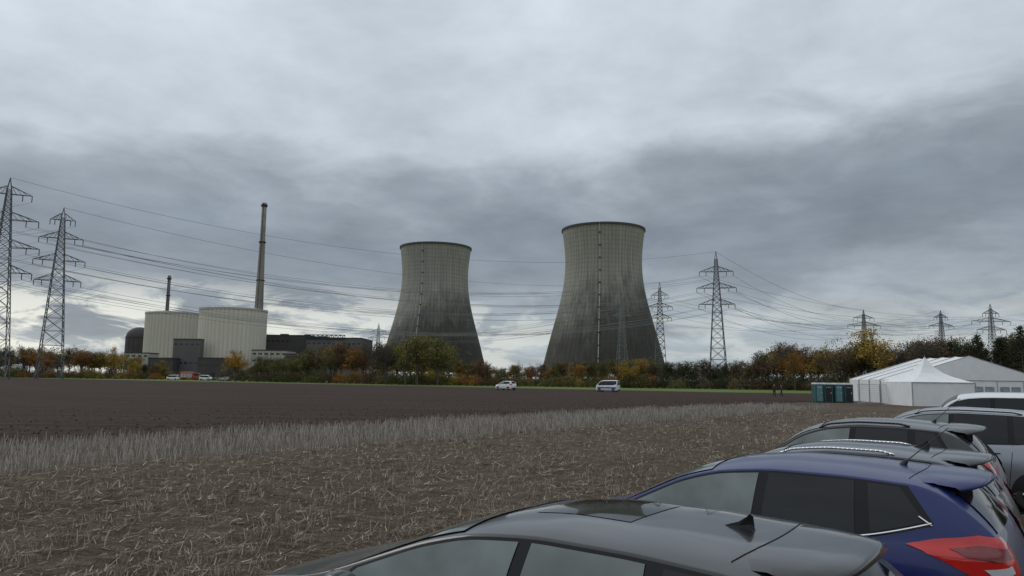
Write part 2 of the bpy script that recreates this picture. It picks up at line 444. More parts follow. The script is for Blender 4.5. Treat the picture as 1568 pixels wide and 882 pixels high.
solo("willow_tree", 'round', 420, 548, 240, (.15,.14,.048), 1.2)
solo("willow_tree", 'round', 450, 540, 243, (.135,.13,.045), 1.1)
solo("bare_tree", 'bare', 572, 519, 225, BR)
solo("bare_tree", 'bare', 590, 525, 228, BR)
solo("birch_tree", 'round', 1335, 506, 190, (.38,.27,.065), 1.0)
solo("bare_tree", 'bare', 1205, 522, 196, BR)
solo("maple_tree", 'round', 1216, 536, 190, (.32,.17,.04), .8)
solo("maple_tree", 'round', 960, 554, 203, (.32,.20,.04), 1.2)
solo("bare_tree", 'bare', 1414, 514, 172, BR)
solo("spruce_tree", 'conifer', 1496, 511, 165, DG)
solo("spruce_tree", 'conifer', 1530, 517, 163, DG)
solo("spruce_tree", 'conifer', 1562, 496, 160, DG)

# ------------------------------------------------------------------ cooling towers
def tower_mat(name, stain_z, off):
    m, nt, p = new_mat(name)
    tc = N(nt, 'ShaderNodeTexCoord').outputs['Object']
    sp = N(nt, 'ShaderNodeSeparateXYZ'); nt.links.new(tc, sp.inputs[0]); X, Y, Z = sp.outputs
    an = math_n(nt, 'ARCTAN2', Y, X)
    a = math_n(nt, 'MULTIPLY', an, 72/(2*math.pi)); fr = math_n(nt, 'ABSOLUTE', math_n(nt, 'SUBTRACT', math_n(nt, 'FRACT', a), 0.5))
    rib = math_n(nt, 'GREATER_THAN', fr, 0.40)
    zf = math_n(nt, 'ABSOLUTE', math_n(nt, 'SUBTRACT', math_n(nt, 'FRACT', math_n(nt, 'MULTIPLY', Z, 1/4.6)), 0.5))
    lift = math_n(nt, 'GREATER_THAN', zf, 0.40)
    mp = N(nt, 'ShaderNodeMapping'); nt.links.new(tc, mp.inputs[0])
    mp.inputs['Scale'].default_value = (1, 1, .04); mp.inputs['Location'].default_value = (off, 0, 0)
    streak = noise_n(nt, mp.outputs[0], 0.30, 5, 0.66)
    mp2 = N(nt, 'ShaderNodeMapping'); nt.links.new(tc, mp2.inputs[0])
    mp2.inputs['Scale'].default_value = (1, 1, .6); mp2.inputs['Location'].default_value = (off, 3, 0)
    blot = noise_n(nt, mp2.outputs[0], 0.035, 4, 0.6)
    # height at which algae staining begins, further up on the eastern side
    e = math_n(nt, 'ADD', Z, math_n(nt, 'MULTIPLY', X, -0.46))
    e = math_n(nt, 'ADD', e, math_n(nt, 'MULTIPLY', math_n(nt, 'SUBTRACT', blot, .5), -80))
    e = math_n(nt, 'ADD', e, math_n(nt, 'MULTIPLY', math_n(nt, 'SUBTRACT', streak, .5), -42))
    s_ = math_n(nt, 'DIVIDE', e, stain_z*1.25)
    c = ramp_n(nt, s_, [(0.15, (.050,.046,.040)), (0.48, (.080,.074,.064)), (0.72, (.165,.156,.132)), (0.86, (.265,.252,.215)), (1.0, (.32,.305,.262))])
    c = mix_n(nt, 1.0, c, ramp_n(nt, streak, [(.3, 1.14), (.7, .80)]), 'MULTIPLY')
    c = mix_n(nt, math_n(nt, 'MULTIPLY', rib, .30), c, (.03,.03,.03))
    c = mix_n(nt, math_n(nt, 'MULTIPLY', lift, .17), c, (.03,.03,.03))
    nt.links.new(c, p.inputs['Base Color']); p.inputs['Roughness'].default_value = .9
    return m
conc = mat("weathered_concrete", (.26,.25,.23), .9, var=.2, scale=.2)
darkc = mat("dark_steel", (.05,.05,.05), .9)
rimc = mat("rim_concrete", (.085,.075,.068), .9)
ladm = mat("ladder_steel", (.5,.49,.45), .7)
PZ = [9, 30, 56, 88, 105, 121, 135, 148, 157, 160]; PR = [62.2, 57.3, 50.6, 42.6, 39.9, 38.6, 38.9, 40.3, 41.4, 41.7]
PC = np.polyfit(PZ, PR, 5); prof = lambda z: float(np.polyval(PC, z))
def cooling_tower(loc, stain, off, ladder_az, hz):
    r = empty("cooling_tower", loc); r.scale = (1, 1, hz)
    mb = MB(); zs = np.linspace(9, 160, 64)
    mb.lathe([(prof(z), z) for z in zs]+[(prof(160)-1.2, 160)]+[(prof(z)-1.2, z) for z in zs[::-3]], 144)
    mb.obj("shell", [tower_mat("tower_concrete", stain, off)], r, True)
    mb = MB(); R = prof(158.5)
    mb.lathe([(R+.1,158.0),(R+.9,158.2),(R+.9,160.3),(R-1.4,160.3),(R-1.4,157)], 144); mb.obj("rim_walkway", [rimc], r)
    mb = MB()
    for i in range(48):
        a0 = 2*math.pi*i/48
        for da in (-1, 1):
            a1 = a0+da*math.pi/48; R1 = prof(9.5)-.6
            mb.cone((66*math.cos(a0), 66*math.sin(a0), 0), (R1*math.cos(a1), R1*math.sin(a1), 9.6), .55, .5, 6)
    mb.lathe([(68,0),(68,1.5),(64,1.5),(64,0)], 72)
    mb.obj("support_columns", [conc], r)
    mb = MB(); a = ladder_az; pts = []
    for z in np.linspace(10, 160, 60):
        R = prof(z)+.55; pts.append((R*math.cos(a), R*math.sin(a), z))
    for p0, p1 in zip(pts[:-1], pts[1:]): mb.beam(p0, p1, .5, 0)
    for i in range(0, 60, 5):
        x, y, z = pts[i]; mb.box(x-1.0, x+1.0, y-1.0, y+1.0, z-.4, z+.5, 1)
    mb.obj("access_ladder", [ladm, darkc], r)
    return r
p1 = survey(924.5, 560, 740); cooling_tower((p1.x, 740, 0), 88, 11, math.radians(-90)-.10-.11, .958)
p2 = survey(663, 560, 862); cooling_tower((p2.x, 862, 0), 88, 57, math.radians(-90)-.33+.06, .965)

# ------------------------------------------------------------------ power plant buildings
clad = mat("pale_cladding", (.63,.575,.49), .7, var=.06, scale=.1)
clad2 = mat("dim_cladding", (.54,.495,.43), .7, var=.06, scale=.1)  # darker copy of the cladding; light contrast between the reactors put into colour
cladr = mat("cladding_seam", (.30,.29,.27), .8)
roofm = mat("roof_edge", (.40,.39,.37), .8)
def reactor(px0, px1, ytop, D, m1_, m2_):
    a = survey(px0, 520, D); b = survey(px1, 520, D); t = survey((px0+px1)/2, ytop, D)
    R = (b.x-a.x)/2; r = empty("reactor_building", ((a.x+b.x)/2, D, 0)); H = t.z
    mb = MB(); n = 192
    for z in (0, H):
        for i in range(n):
            q = R if i % 4 < 3 else R-.45; th = 2*math.pi*i/n; mb.v.append((q*math.cos(th), q*math.sin(th), z))
    for i in range(n):
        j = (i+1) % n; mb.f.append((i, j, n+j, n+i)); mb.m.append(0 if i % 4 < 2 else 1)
    mb.obj("cladding_wall", [m1_, m2_], r)
    mb = MB(); mb.lathe([(R+.4,H-1.6),(R+.4,H+.3),(R-.6,H+.3),(R*.8,H+1.4),(R*.5,H+2.4),(R*.01,H+2.9)], 96); mb.obj("roof_cap", [roofm], r)
    mb = MB()
    for q in range(60):
        th = 2*math.pi*q/60; mb.beam((R*math.cos(th), R*math.sin(th), H+.3), (R*math.cos(th), R*math.sin(th), H+1.5), .12)
    mb.lathe([(R,H+1.45),(R,H+1.6)], 96)
    mb.obj("roof_railing", [cladr], r)
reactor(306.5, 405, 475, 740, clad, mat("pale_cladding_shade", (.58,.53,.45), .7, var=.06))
reactor(224.5, 312, 481, 850, clad2, mat("dim_cladding_shade", (.49,.45,.39), .7, var=.06))
dk = mat("dark_brown_cladding", (.060,.053,.052), .8, var=.15, scale=.08)
dk2 = mat("grey_cladding", (.12,.112,.11), .8, var=.12, scale=.08)
gl = mat("window_band", (.02,.022,.025), .15)
lightb = mat("pale_wall", (.40,.38,.34), .8)
def block(name, px0, px1, ytop, D, depth, m, bands=2, extras=()):
    a = survey(px0, 560, D); b = survey(px1, 560, D); H = survey((px0+px1)/2, ytop, D).z
    W = b.x-a.x; r = empty(name, (a.x, D, 0)); mb = MB()
    mb.box(0, W, 0, depth, 0, H); mb.box(-.3, W+.3, -.3, depth+.3, H+.003, H+.9, 1)
    mb.obj("walls", [m, darkc], r)
    mb = MB()
    nx = max(3, int(W/5))
    for k in range(bands):
        z = H*(.35+.5*(k/max(1, bands-1) if bands > 1 else .5)) 
        for i in range(nx):
            x = (i+.2)*W/nx; mb.box(x, x+W/nx*.6, -.06, .05, z, z+1.6)
    mb.box(W*.45, W*.45+4, -.08, .05, 0, 4.5)
    mb.obj("windows", [gl], r)
    mb = MB()
    for i in range(int(W/3)):
        mb.box(i*3+.1, i*3+.3, -.035, 0, 0, H)
    for (f, w_, h_) in extras: mb.box(W*f, W*f+w_, depth*.3, depth*.3+w_*.6, H, H+h_)
    mb.obj("facade_ribs_and_roof_plant", [dk2], r)
block("auxiliary_building", 263, 305, 520, 695, 8, dk2, 2)
block("auxiliary_building", 302, 348, 549, 670, 30, dk, 1)
block("turbine_hall", 405, 472, 514, 780, 60, dk, 2, ((.2,8,3),(.6,5,2)))
block("turbine_hall", 468, 552, 518, 745, 60, dk2, 2, ((.1,10,3),(.75,6,2)))
block("office_building", 384, 438, 537, 690, 30, lightb, 3)
block("office_building", 436, 500, 543, 680, 25, dk2, 2)
block("workshop_building", 190, 226, 541, 690, 20, lightb, 2)
block("workshop_building", 226, 264, 549, 680, 20, dk, 1)
block("service_building", 555, 600, 545, 640, 18, lightb, 1)
def truss(px0, px1, yb, yt, D):
    a = survey(px0, yb, D); b = survey(px1, yb, D); zt = survey(px0, yt, D).z; W = b.x-a.x
    mb = MB(); k = 9
    for i in range(k+1):
        x = W*i/k; mb.beam((x,0,0), (x,0,zt-a.z), .5)
        if i < k: mb.beam((x,0,0), (x+W/k,0,zt-a.z), .35); mb.beam((x+W/k,0,0), (x,0,zt-a.z), .35)
    mb.beam((0,0,zt-a.z), (W,0,zt-a.z), .6); mb.beam((0,0,0), (W,0,0), .6)
    mb.obj("gantry_frame", [darkc], None, loc=(a.x, D, a.z))
truss(466, 528, 518, 512.5, 744)
# old domed reactor
a = survey(193, 540, 900); b = survey(232, 540, 900); R = (b.x-a.x)/2; H = survey(212, 501, 900).z
mb = MB(); prf = [(R,0),(R,H-R*.8)]+[(R*math.cos(q), H-R*.8+R*.8*math.sin(q)) for q in np.linspace(.1, 1.56, 12)]
mb.lathe(prf, 40); mb.lathe([(R+.15,H-R*.8-.5),(R+.5,H-R*.8-.4),(R+.5,H-R*.8+.4),(R+.15,H-R*.8+.5)], 40)
for q in range(16):
    th = 2*math.pi*q/16; mb.beam((R*math.cos(th),R*math.sin(th),0),(R*math.cos(th),R*math.sin(th),H-R*.8),.5)
mb.obj("domed_reactor_building", [dk], None, True, loc=((a.x+b.x)/2, 900, 0))
# chimneys
def chimney(px, ytop, D, r0, r1, m, bands):
    t = survey(px, ytop, D); mb = MB(); H = t.z
    mb.lathe([(r0,0),(r0*.72+r1*.28,H*.35),(r1*1.05,H*.8),(r1,H),(r1*.75,H),(r1*.75,H-4)], 32)
    for f, tk in bands:
        rr = float(np.interp(f, [0,.35,.8,1], [r0, r0*.72+r1*.28, r1*1.05, r1]))
        mb.lathe([(rr,H*f-tk),(rr+.9,H*f-tk*.8),(rr+.9,H*f+tk*.8),(rr,H*f+tk)], 32, mi=1)
    mb.beam((0,-r0-.3,0), (0,-r1-.3,H), .4, 1)
    mb.obj("chimney", [m, darkc], None, True, loc=(t.x, D, 0)); 
chm = mat("chimney_concrete", (.25,.225,.195), .9, var=.25, scale=.08)
chimney(405, 311, 800, 5.6, 2.6, chm, [(.985,1.4),(.77,.9),(.55,.5),(.35,.5)])
chimney(259.5, 422, 920, 2.8, 1.9, mat("steel_flue", (.13,.12,.12), .7), [(.97,1.0),(.8,.5)])
# ------------------------------------------------------------------ pylons and lines
steel = mat("galvanised_steel", (.12,.125,.13), .6, var=.2, scale=.3)
steelf = mat("pale_steel", (.20,.21,.22), .7, var=.2, scale=.3)  # paler steel tone for the two farthest pylons
ins = mat("insulator", (.07,.05,.045), .4)
def pylon(px, ytop, D, arms, rot, bw=4.2, t=.17, m=steel, name="electricity_pylon"):
    top = survey(px, ytop, D); H = top.z; mb = MB(); tips = []
    bw = bw*H/60
    def wdt(z): return bw*(1-z/H)**1.0*.85+.35
    zs = [0]; 
    while zs[-1] < H*.93: zs.append(zs[-1]+max(1.6, wdt(zs[-1])*1.55))
    for z0, z1 in zip(zs[:-1], zs[1:]):
        w0, w1 = wdt(z0), wdt(z1); c0 = [(-w0,-w0),(w0,-w0),(w0,w0),(-w0,w0)]; c1 = [(-w1,-w1),(w1,-w1),(w1,w1),(-w1,w1)]
        for i in range(4):
            j = (i+1) % 4
            mb.beam((*c0[i], z0), (*c1[i], z1), t*1.25)
            mb.beam((*c0[i], z0), (*c1[j], z1), t*.7); mb.beam((*c0[j], z0), (*c1[i], z1), t*.7)
            mb.beam((*c1[i], z1), (*c1[j], z1), t*.6)
    w1 = wdt(zs[-1])
    for c in ((-w1,-w1),(w1,-w1),(w1,w1),(-w1,w1)): mb.beam((*c, zs[-1]), (0,0,H), t)
    R = Matrix.Rotation(rot, 3, 'Z')
    for (py, span) in arms:
        z = survey(px, py, D).z; w_ = wdt(z); ah = 1.8*H/60+.6
        for sg in (-1, 1):
            tip = (sg*span, 0, z)
            for yy in (-w_, w_):
                mb.beam((sg*w_, yy, z), tip, t*.9); mb.beam((sg*w_*.9, yy, z+ah), tip, t*.8)
                k = 4
                for i in range(k):
                    f0, f1 = i/k, (i+1)/k
                    pa = Vector((sg*w_, yy, z)).lerp(Vector(tip), f1); pb = Vector((sg*w_*.9, yy, z+ah)).lerp(Vector(tip), f0)
                    mb.beam(pa, pb, t*.5)
            for q in (1.0, .55):
                tp = Vector((sg*(w_+(span-w_)*q), 0, z)); mb.cone(tp, tp-Vector((0,0,2.0)), .14, .14, 6, 1)
                tips.append(R @ (tp-Vector((0,0,2.0)))+Vector((top.x, D, 0)))
    mb.obj(name, [m, ins], None, loc=(top.x, D, 0), rot=rot)
    tips.append(Vector((top.x, D, H)))
    return tips
wirem = mat("conductor_cable", (.13,.135,.14), .6)
def wires(A_, B_, sag, r0, pick=None):
    mb = MB()
    for i, (a, b) in enumerate(zip(A_, B_)):
        if pick and i not in pick: continue
        pts = []
        for k in range(25):
            f = k/24; p = a.lerp(b, f); p.z -= 4*sag*(1+.04*(i % 3))*f*(1-f); pts.append(p)
        for k in range(24): mb.cone(pts[k], pts[k+1], r0, r0, 3, 0, False)
    mb.obj("power_line", [wirem])
T1 = pylon(16, 272, 226, [(297,6.2),(336,8.6),(378,9.4),(417,8.0)], .45)
T2 = pylon(98, 318, 267, [(337,4.0),(365,7.0),(399,8.2),(430,7.4)], .45)
T0 = pylon(-420, 200, 190, [(297-60,6.2),(336-60,8.6),(378-50,9.4),(417-45,8.0)], .45)
T3 = pylon(1096, 385, 340, [(416,7.6),(441,8.9),(466,8.1)], -.2, t=.19)
T4 = pylon(1010, 432, 450, [(452,5.0),(470,7.5),(487,7.0)], -.2, t=.21)
T5 = pylon(952, 452, 520, [(468,5.5),(484,7.0)], .2, t=.15, m=steelf)
T6 = pylon(1322, 474, 470, [(487,7),(498,11),(512,9)], .1, t=.22, bw=3.5)
T7 = pylon(1440, 475, 500, [(486,5),(499,9)], .1, t=.24, bw=3.5)
T8 = pylon(1516, 465, 420, [(480,5),(492,12),(505,9)], .1, t=.2, bw=3.5)
T9 = pylon(580, 495, 600, [(507,6),(517,8)], .1, t=.2, m=steelf)
T10 = pylon(1900, 440, 420, [(460,5),(475,12),(490,9)], .1, t=.2, bw=3.5)
wires(T1[4:], T3, 14, .058); wires(T2[4:], T4, 12, .068, (0,1,2,3,4,6,8,9,10,12)); wires(T0, T1, 7, .042, (0,2,4,6,8,10,12,14)); wires(T0[2:], T2, 8, .042, (2,4,6,8,10,12))
wires(T3, T6, 6, .068, (0,2,4,5,6,8,10,12)); wires(T3[1:], T8, 6, .062, (0,3,5,7,9)); wires(T4, T7, 9, .075, (0,2,4,6,8,10)); wires(T4, T9, 8, .075, (0,2,4,6))
wires(T5, T9, 8, .075, (0,3,5)); wires(T6, T8, 5, .07, (0,2,4,6,8)); wires(T8, T10, 7, .065, (0,2,4,6,8))

# ------------------------------------------------------------------ vehicles
glass_l = mat("tinted_glass_light", (.13,.155,.148), .06, var=.45, scale=1.6, coat=0, spec=.8)
glass_d = mat("privacy_glass", (.010,.011,.013), .05, var=.1, spec=.4)
blackp = mat("black_plastic", (.012,.012,.013), .45, var=.1)
blackg = mat("gloss_black_trim", (.006,.006,.007), .2, var=.1, spec=.3)
chrome = mat("chrome_trim", (.75,.75,.76), .18, metal=1.0, var=.05)
redl = mat("tail_lamp_red", (.62,.012,.010), .15, coat=.8, var=.1)
redd = mat("tail_lamp_dark_red", (.20,.006,.008), .12, coat=.8, var=.1)
whl = mat("lamp_clear", (.6,.62,.64), .1, coat=1.0, var=.1)
tyre = mat("tyre_rubber", (.02,.02,.02), .85); rimm = mat("alloy_rim", (.45,.46,.47), .3, metal=.9)
platem = mat("number_plate", (.75,.75,.72), .5)
gapm = mat("panel_gap", (.004,.004,.004), .9)
KIND = {
 'hatch': dict(L=4.10, top=[(0,.52),(.03,.80),(.10,1.04),(.38,1.32),(.58,1.42),(1.1,1.454),(1.65,1.46),(2.05,1.42),(2.35,1.33),(2.95,1.045),(3.15,.975),(3.6,.90),(3.93,.79),(4.07,.66),(4.10,.5)],
      belt=(1.05,.93), wins=[(1.75,2.88,1.72,2.76,0),(1.00,1.67,1.02,1.64,1),(.56,.90,.72,.93,1)], ws=(2.12,2.98), wheels=(.76,3.22)),
 'wagon': dict(L=4.60, top=[(0,.52),(.03,.78),(.10,1.02),(.33,1.35),(.48,1.45),(1.2,1.50),(2.0,1.52),(2.5,1.485),(2.85,1.40),(3.5,1.06),(3.7,.99),(4.1,.93),(4.4,.80),(4.57,.66),(4.60,.5)],
      belt=(1.02,.95), wins=[(2.12,3.4,2.10,3.25,0),(1.22,2.04,1.22,2.02,1),(.52,1.12,.62,1.14,1)], ws=(2.6,3.5), wheels=(.85,3.6)),
 'van': dict(L=4.90, top=[(0,.6),(.02,1.0),(.05,1.6),(.12,1.88),(.4,1.95),(1.5,1.96),(3.2,1.95),(3.7,1.90),(3.95,1.78),(4.42,1.22),(4.6,1.10),(4.8,.96),(4.88,.75),(4.90,.55)],
      belt=(1.12,1.08), wins=[(3.1,4.25,3.1,4.05,1),(1.75,3.0,1.75,3.0,1),(.35,1.65,.38,1.65,1)], ws=(3.8,4.4), wheels=(.95,3.95)),
}
def panel(bvh, poly, org, U, V_, D_, off, step):
    bm = bmesh.new(); vs = [bm.verts.new((u, v, 0)) for u, v in poly]; bm.faces.new(vs)
    for ax in (0, 1):
        lo = min(q[ax] for q in poly); hi = max(q[ax] for q in poly); k = int((hi-lo)/step)
        for i in range(1, k+1):
            c = [0,0,0]; c[ax] = lo+(hi-lo)*i/(k+1); nn = [0,0,0]; nn[ax] = 1
            bmesh.ops.bisect_plane(bm, geom=bm.verts[:]+bm.edges[:]+bm.faces[:], plane_co=c, plane_no=nn, dist=1e-5)
    for v in bm.verts:
        o_ = Vector(org)+Vector(U)*v.co.x+Vector(V_)*v.co.y-Vector(D_)*6
        h, no, _, _ = bvh.ray_cast(o_, Vector(D_))
        if h is None: h, no, _, _ = bvh.find_nearest(Vector(org)+Vector(U)*v.co.x+Vector(V_)*v.co.y)
        if no.dot(Vector(D_)) > 0: no = -no
        v.co = h+no*off
    return bm
def vehicle(name, O, a, paint, kind='hatch', H=None, W=1.82, scaleL=1.0, wing=True, fin=False, whip=False, rails=None, sunroof=False, trim=False, stripe=None, light_rear=False, kick=.3):
    K = KIND[kind]; L = K['L']; base = max(z for _, z in K['top']); hs = (H or base)/base
    root = empty(name, (O[0], O[1], 0), math.atan2(math.sin(a), -math.cos(a)))
    root.scale = (scaleL, 1, 1)
    hf = lambda x: hs if x < L*.62 else hs+(1+(hs-1)*.2-hs)*min(1, (x-L*.62)/(L*.12))
    xs = np.linspace(0, L, 800); zt_ = np.interp(xs, [q[0] for q in K['top']], [q[1]*hf(q[0]) for q in K['top']])
    kk = np.exp(-.5*(np.arange(-40, 41)/14.0)**2); kk /= kk.sum()
    zt_s = np.convolve(np.pad(zt_, 40, mode='edge'), kk, 'valid')
    zt = lambda x: float(np.interp(x, xs, zt_s))
    bR, bF = K['belt'][0]*hs, K['belt'][1]*(1+(hs-1)*.5)
    belt = lambda x: bR+(bF-bR)*x/L
    def wb(x):
        u = abs(2*x/L-1)
        if u >= 1: return 0
        return W/2*(1-u**16)**.32 if x < L/2 else W/2*(1-u**8)**.4
    tum = .46 if kind != 'van' else .22
    def sect(x):
        w_ = max(wb(x), .02); z1 = zt(x); zb = min(belt(x), z1-.03); zg = zb+(z1-zb)*.86
        e = min(1, min(x, L-x)/.25); zl = .22+.12*(1-e)
        yb = w_*(1-.055/ .91); yg = max(yb-(zg-zb)*tum-.0, yb*.4)
        side = [(w_*.93, zl), (w_*.985, zl+.10), (w_*1.0, min(.52, zb-.05)), (w_*.995, max(min(.68, zb-.04), .4)), (w_*.985, zb-.06), (yb+.008*w_, zb-.015), (yb, zb)]
        for f_ in (.1,.25,.4,.55,.7,.85,.95,1.0):
            side.append((yb+(yg-yb)*f_+.018*math.sin(f_*math.pi)*min(1, (zg-zb)*4), zb+(zg-zb)*f_))
        top = []
        for q in (.985,.95,.89,.8,.65,.45,.25,.1):
            top.append((yg*q, zg+(z1-zg)*(1-q**3.2)))
        left = side+top
        return [(y, z) for y, z in left]+[(0, z1)]+[(-y, z) for y, z in left[::-1]], zg, yg, zb
    st = sorted(set([round(L*(.5-.5*math.cos(math.pi*i/64))*.5+L*i/64*.5, 4) for i in range(65)]+[.004,.012,.03,.05,L-.004,L-.012,L-.03,L-.05]))
    mb = MB()
    for x in st:
        sc_, zg, yg, zb = sect(x); n_ = len(sc_)
        for y, z in sc_:
            bow = 0
            if x > L*.5: bow = .10*min(1, (x-L*.5)/(L*.22))*(1-(y/(W/2))**2)*min(1, (L-x)/.4+.3)
            elif x < .7: bow = -.05*(1-(y/(W/2))**2)*(.7-x)/.7
            mb.v.append((x+bow, y, z))
    for i in range(len(st)-1):
        for j in range(n_):
            q = (j+1) % n_
            mb.f.append((i*n_+j, i*n_+q, (i+1)*n_+q, (i+1)*n_+j)); mb.m.append(0)
    mb.f.append(tuple(range(n_))); mb.m.append(0); mb.f.append(tuple((len(st)-1)*n_+j for j in range(n_))[::-1]); mb.m.append(0)
    bvh = BVHTree.FromPolygons(mb.v, mb.f)
    mb.obj("body", [paint], root, True)
    def add(bm, nm, m):
        me = bpy.data.meshes.new(nm); bm.to_mesh(me); bm.free(); me.materials.append(m)
        me.polygons.foreach_set('use_smooth', [True]*len(me.polygons))
        o = bpy.data.objects.new(nm, me); scene.collection.objects.link(o); o.parent = root
    gut = lambda x: sect(x)[1]
    lowz = lambda x: belt(x)+.022+kick*max(0, 1.0-x)**1.3
    def wpoly(b0, b1, t0, t1, grow=0.0):
        bo = []; to = []
        for i in range(15):
            f_ = i/14; x = b0+(b1-b0)*f_; bo.append((x, lowz(x)-grow))
            x2 = t0+(t1-t0)*f_; to.append((x2, max(gut(x2)-.030+grow, lowz(x)+.006)))
        return bo+to[::-1]
    Wn = K['wins']; x0b, x0t = Wn[-1][0], Wn[-1][2]; x1b, x1t = Wn[0][1], Wn[0][3]
    for sg in (1, -1):
        Dn = (0, -sg, 0); og = (0, 0, 0)
        add(panel(bvh, wpoly(x0b-.05, x1b+.05, x0t-.05, x1t+.04, .018), og, (1,0,0), (0,0,1), Dn, .004, .07), "window_surround", blackg)
        for wi, (b0, b1, t0, t1, g) in enumerate(Wn):
            add(panel(bvh, wpoly(b0, b1, t0, t1), og, (1,0,0), (0,0,1), Dn, .009, .06), "side_window", glass_l if g == 0 or (light_rear and wi == 1) else glass_d)
        if stripe:
            add(panel(bvh, [(.25,.62),(L-.5,.62),(L-.5,.86),(.25,.86)], og, (1,0,0), (0,0,1), Dn, .006, .1), "blue_stripe", stripe)
        mt = MB()
        def onside(x, z, off=.006):
            h, no, _, _ = bvh.ray_cast(Vector((x, sg*3, z)), Vector((0, -sg, 0)))
            if h is None: h, no, _, _ = bvh.find_nearest(Vector((x, sg*W/2, z)))
            if no.y*sg < 0: no = -no
            return h+no*off
        for xg in (Wn[0][0]-.04, Wn[1][0]-.02, Wn[0][1]-.15):
            mt.tube([onside(xg+(.1*(.55-f_) if xg < 1.3 else 0), .30+(lowz(xg)-.33)*f_, .001) for f_ in np.linspace(0, 1, 8)], .005, 0)
        mt.tube([onside(x, .30, .001) for x in np.linspace(Wn[1][0], Wn[0][1]-.15, 20)], .005, 0)
        if trim:
            mt.tube([onside(x, lowz(x)-.020, .006) for x in np.linspace(x0b-.04, x1b, 50)], .009, 1)
            mt.tube([onside(x0b-.04+(x0t-x0b)*f_*.5, lowz(x0b)-.02+f_*.05, .006) for f_ in (0, 1)], .009, 1)
        for xh in (Wn[0][0]+.10, Wn[1][0]+.12):
            mt.tube([onside(xh, belt(xh)-.13, .02), onside(xh+.2, belt(xh)-.13, .025)], .014, 2)
        mt.obj("door_gaps_and_trim", [gapm, chrome, paint], root)
        for xw in K['wheels']:
            c_ = [(xw+.37*math.cos(q), .33+.37*math.sin(q)) for q in np.linspace(-.15, math.pi+.15, 20)]
            add(panel(bvh, c_, og, (1,0,0), (0,0,1), Dn, .004, .12), "wheel_arch", blackp)
            mw = MB(); yo = sg*(W/2-.02); yi = sg*(W/2-.20)
            for (ra, ya, rb, yb2) in ((.32,yi,.32,yo-sg*.02),(.32,yo-sg*.02,.29,yo+sg*.015),(.29,yo+sg*.015,.22,yo+sg*.012)):
                mw.cone((xw,ya,.32), (xw,yb2,.32), ra, rb, 28, 0, False)
            mw.cone((xw,yo-sg*.03,.32), (xw,yo-sg*.025,.32), .22, .22, 28, 2)
            for q in range(5):
                t_ = 2*math.pi*q/5; mw.beam((xw,yo,.32), (xw+.21*math.cos(t_), yo+sg*.008, .32+.21*math.sin(t_)), .035, 1)
            mw.cone((xw,yo-sg*.02,.32),(xw,yo+sg*.012,.32),.05,.045,12,1)
            mw.obj("wheel", [tyre, rimm, blackp], root, False)
        mm = MB(); xm = x1b-.12; zm = belt(xm)+.02; ym = abs(onside(xm, zm).y)
        for i_, (dx, sc2) in enumerate(((.08,.5),(.04,.9),(-.03,1.0),(-.06,.92))):
            for q in range(12):
                t_ = 2*math.pi*q/12; mm.v.append((xm+dx, sg*(ym+.11+.10*sc2*math.cos(t_)), zm+.045+.07*sc2*math.sin(t_)))
        for i_ in range(3):
            for q in range(12):
                mm.f.append((i_*12+q, i_*12+(q+1)%12, i_*12+12+(q+1)%12, i_*12+12+q)); mm.m.append(0)
        mm.f.append(tuple(range(12))); mm.m.append(0); mm.f.append(tuple(range(36,48))); mm.m.append(1)
        mm.cone((xm, sg*(ym-.02), zm-.01), (xm, sg*(ym+.08), zm+.02), .03, .03, 6, 0)
        mm.obj("wing_mirror", [paint, glass_l], root, True)
        r2 = .7071; zl = belt(0)+.045
        def corner(poly, xo, sx, nm, m, off):
            D3 = Vector((sx*r2, -sg*r2, 0)); U3 = Vector((-sx*r2, -sg*r2, 0))
            add(panel(bvh, poly, (xo, sg*(W/2-.12), 0), U3, (0,0,1), D3, off, .03), nm, m)
        if kind == 'van':
            corner([(-.06,.95),(.08,.95),(.08,1.35),(-.06,1.35)], .12, 1, "tail_lamp", redl, .01)
        else:
            corner([(-.42,zl-.09),(-.28,zl-.035),(-.08,zl+.01),(.10,zl-.01),(.20,zl-.10),(.16,zl-.24),(.02,zl-.29),(-.14,zl-.25),(-.30,zl-.15)], .16, 1, "tail_lamp", redl, .012)
            corner([(-.24,zl-.09),(-.08,zl-.05),(.08,zl-.07),(.12,zl-.13),(-.04,zl-.14),(-.18,zl-.12)], .16, 1, "tail_lamp_inner", redd, .018)
            corner([(-.10,zl-.19),(.08,zl-.17),(.10,zl-.215),(-.04,zl-.245)], .16, 1, "reversing_lamp", whl, .018)
        zf_ = bF-.22
        corner([(-.35,zf_+.02),(-.1,zf_+.07),(.2,zf_+.03),(.22,zf_-.09),(0,zf_-.11),(-.25,zf_-.05)], L-.2, -1, "head_lamp", whl, .01)
    w0, w1 = K['ws']; 
    yw = lambda x: sect(x)[2]-.05
    pl_ = [(x, yw(x)) for x in np.linspace(w0, w1, 12)]; pl_ = pl_+[(x, -y) for x, y in pl_[::-1]]
    add(panel(bvh, pl_, (0,0,0), (1,0,0), (0,1,0), (0,0,-1), .007, .08), "windscreen", glass_l if kind != 'van' else glass_d)
    zr0 = bR+.05; zr1 = zt(.50)-.05; wr = .60 if kind != 'van' else .68
    add(panel(bvh, [(-wr-.03,zr0),(wr+.03,zr0),(wr-.10,zr1),(-wr+.10,zr1)], (0,0,0), (0,1,0), (0,0,1), (1,0,0), .008, .08), "rear_window", glass_d)
    add(panel(bvh, [(-.70,.26),(.70,.26),(.62,.46),(-.62,.46)], (0,0,0), (0,1,0), (0,0,1), (1,0,0), .008, .08), "rear_bumper_insert", blackp)
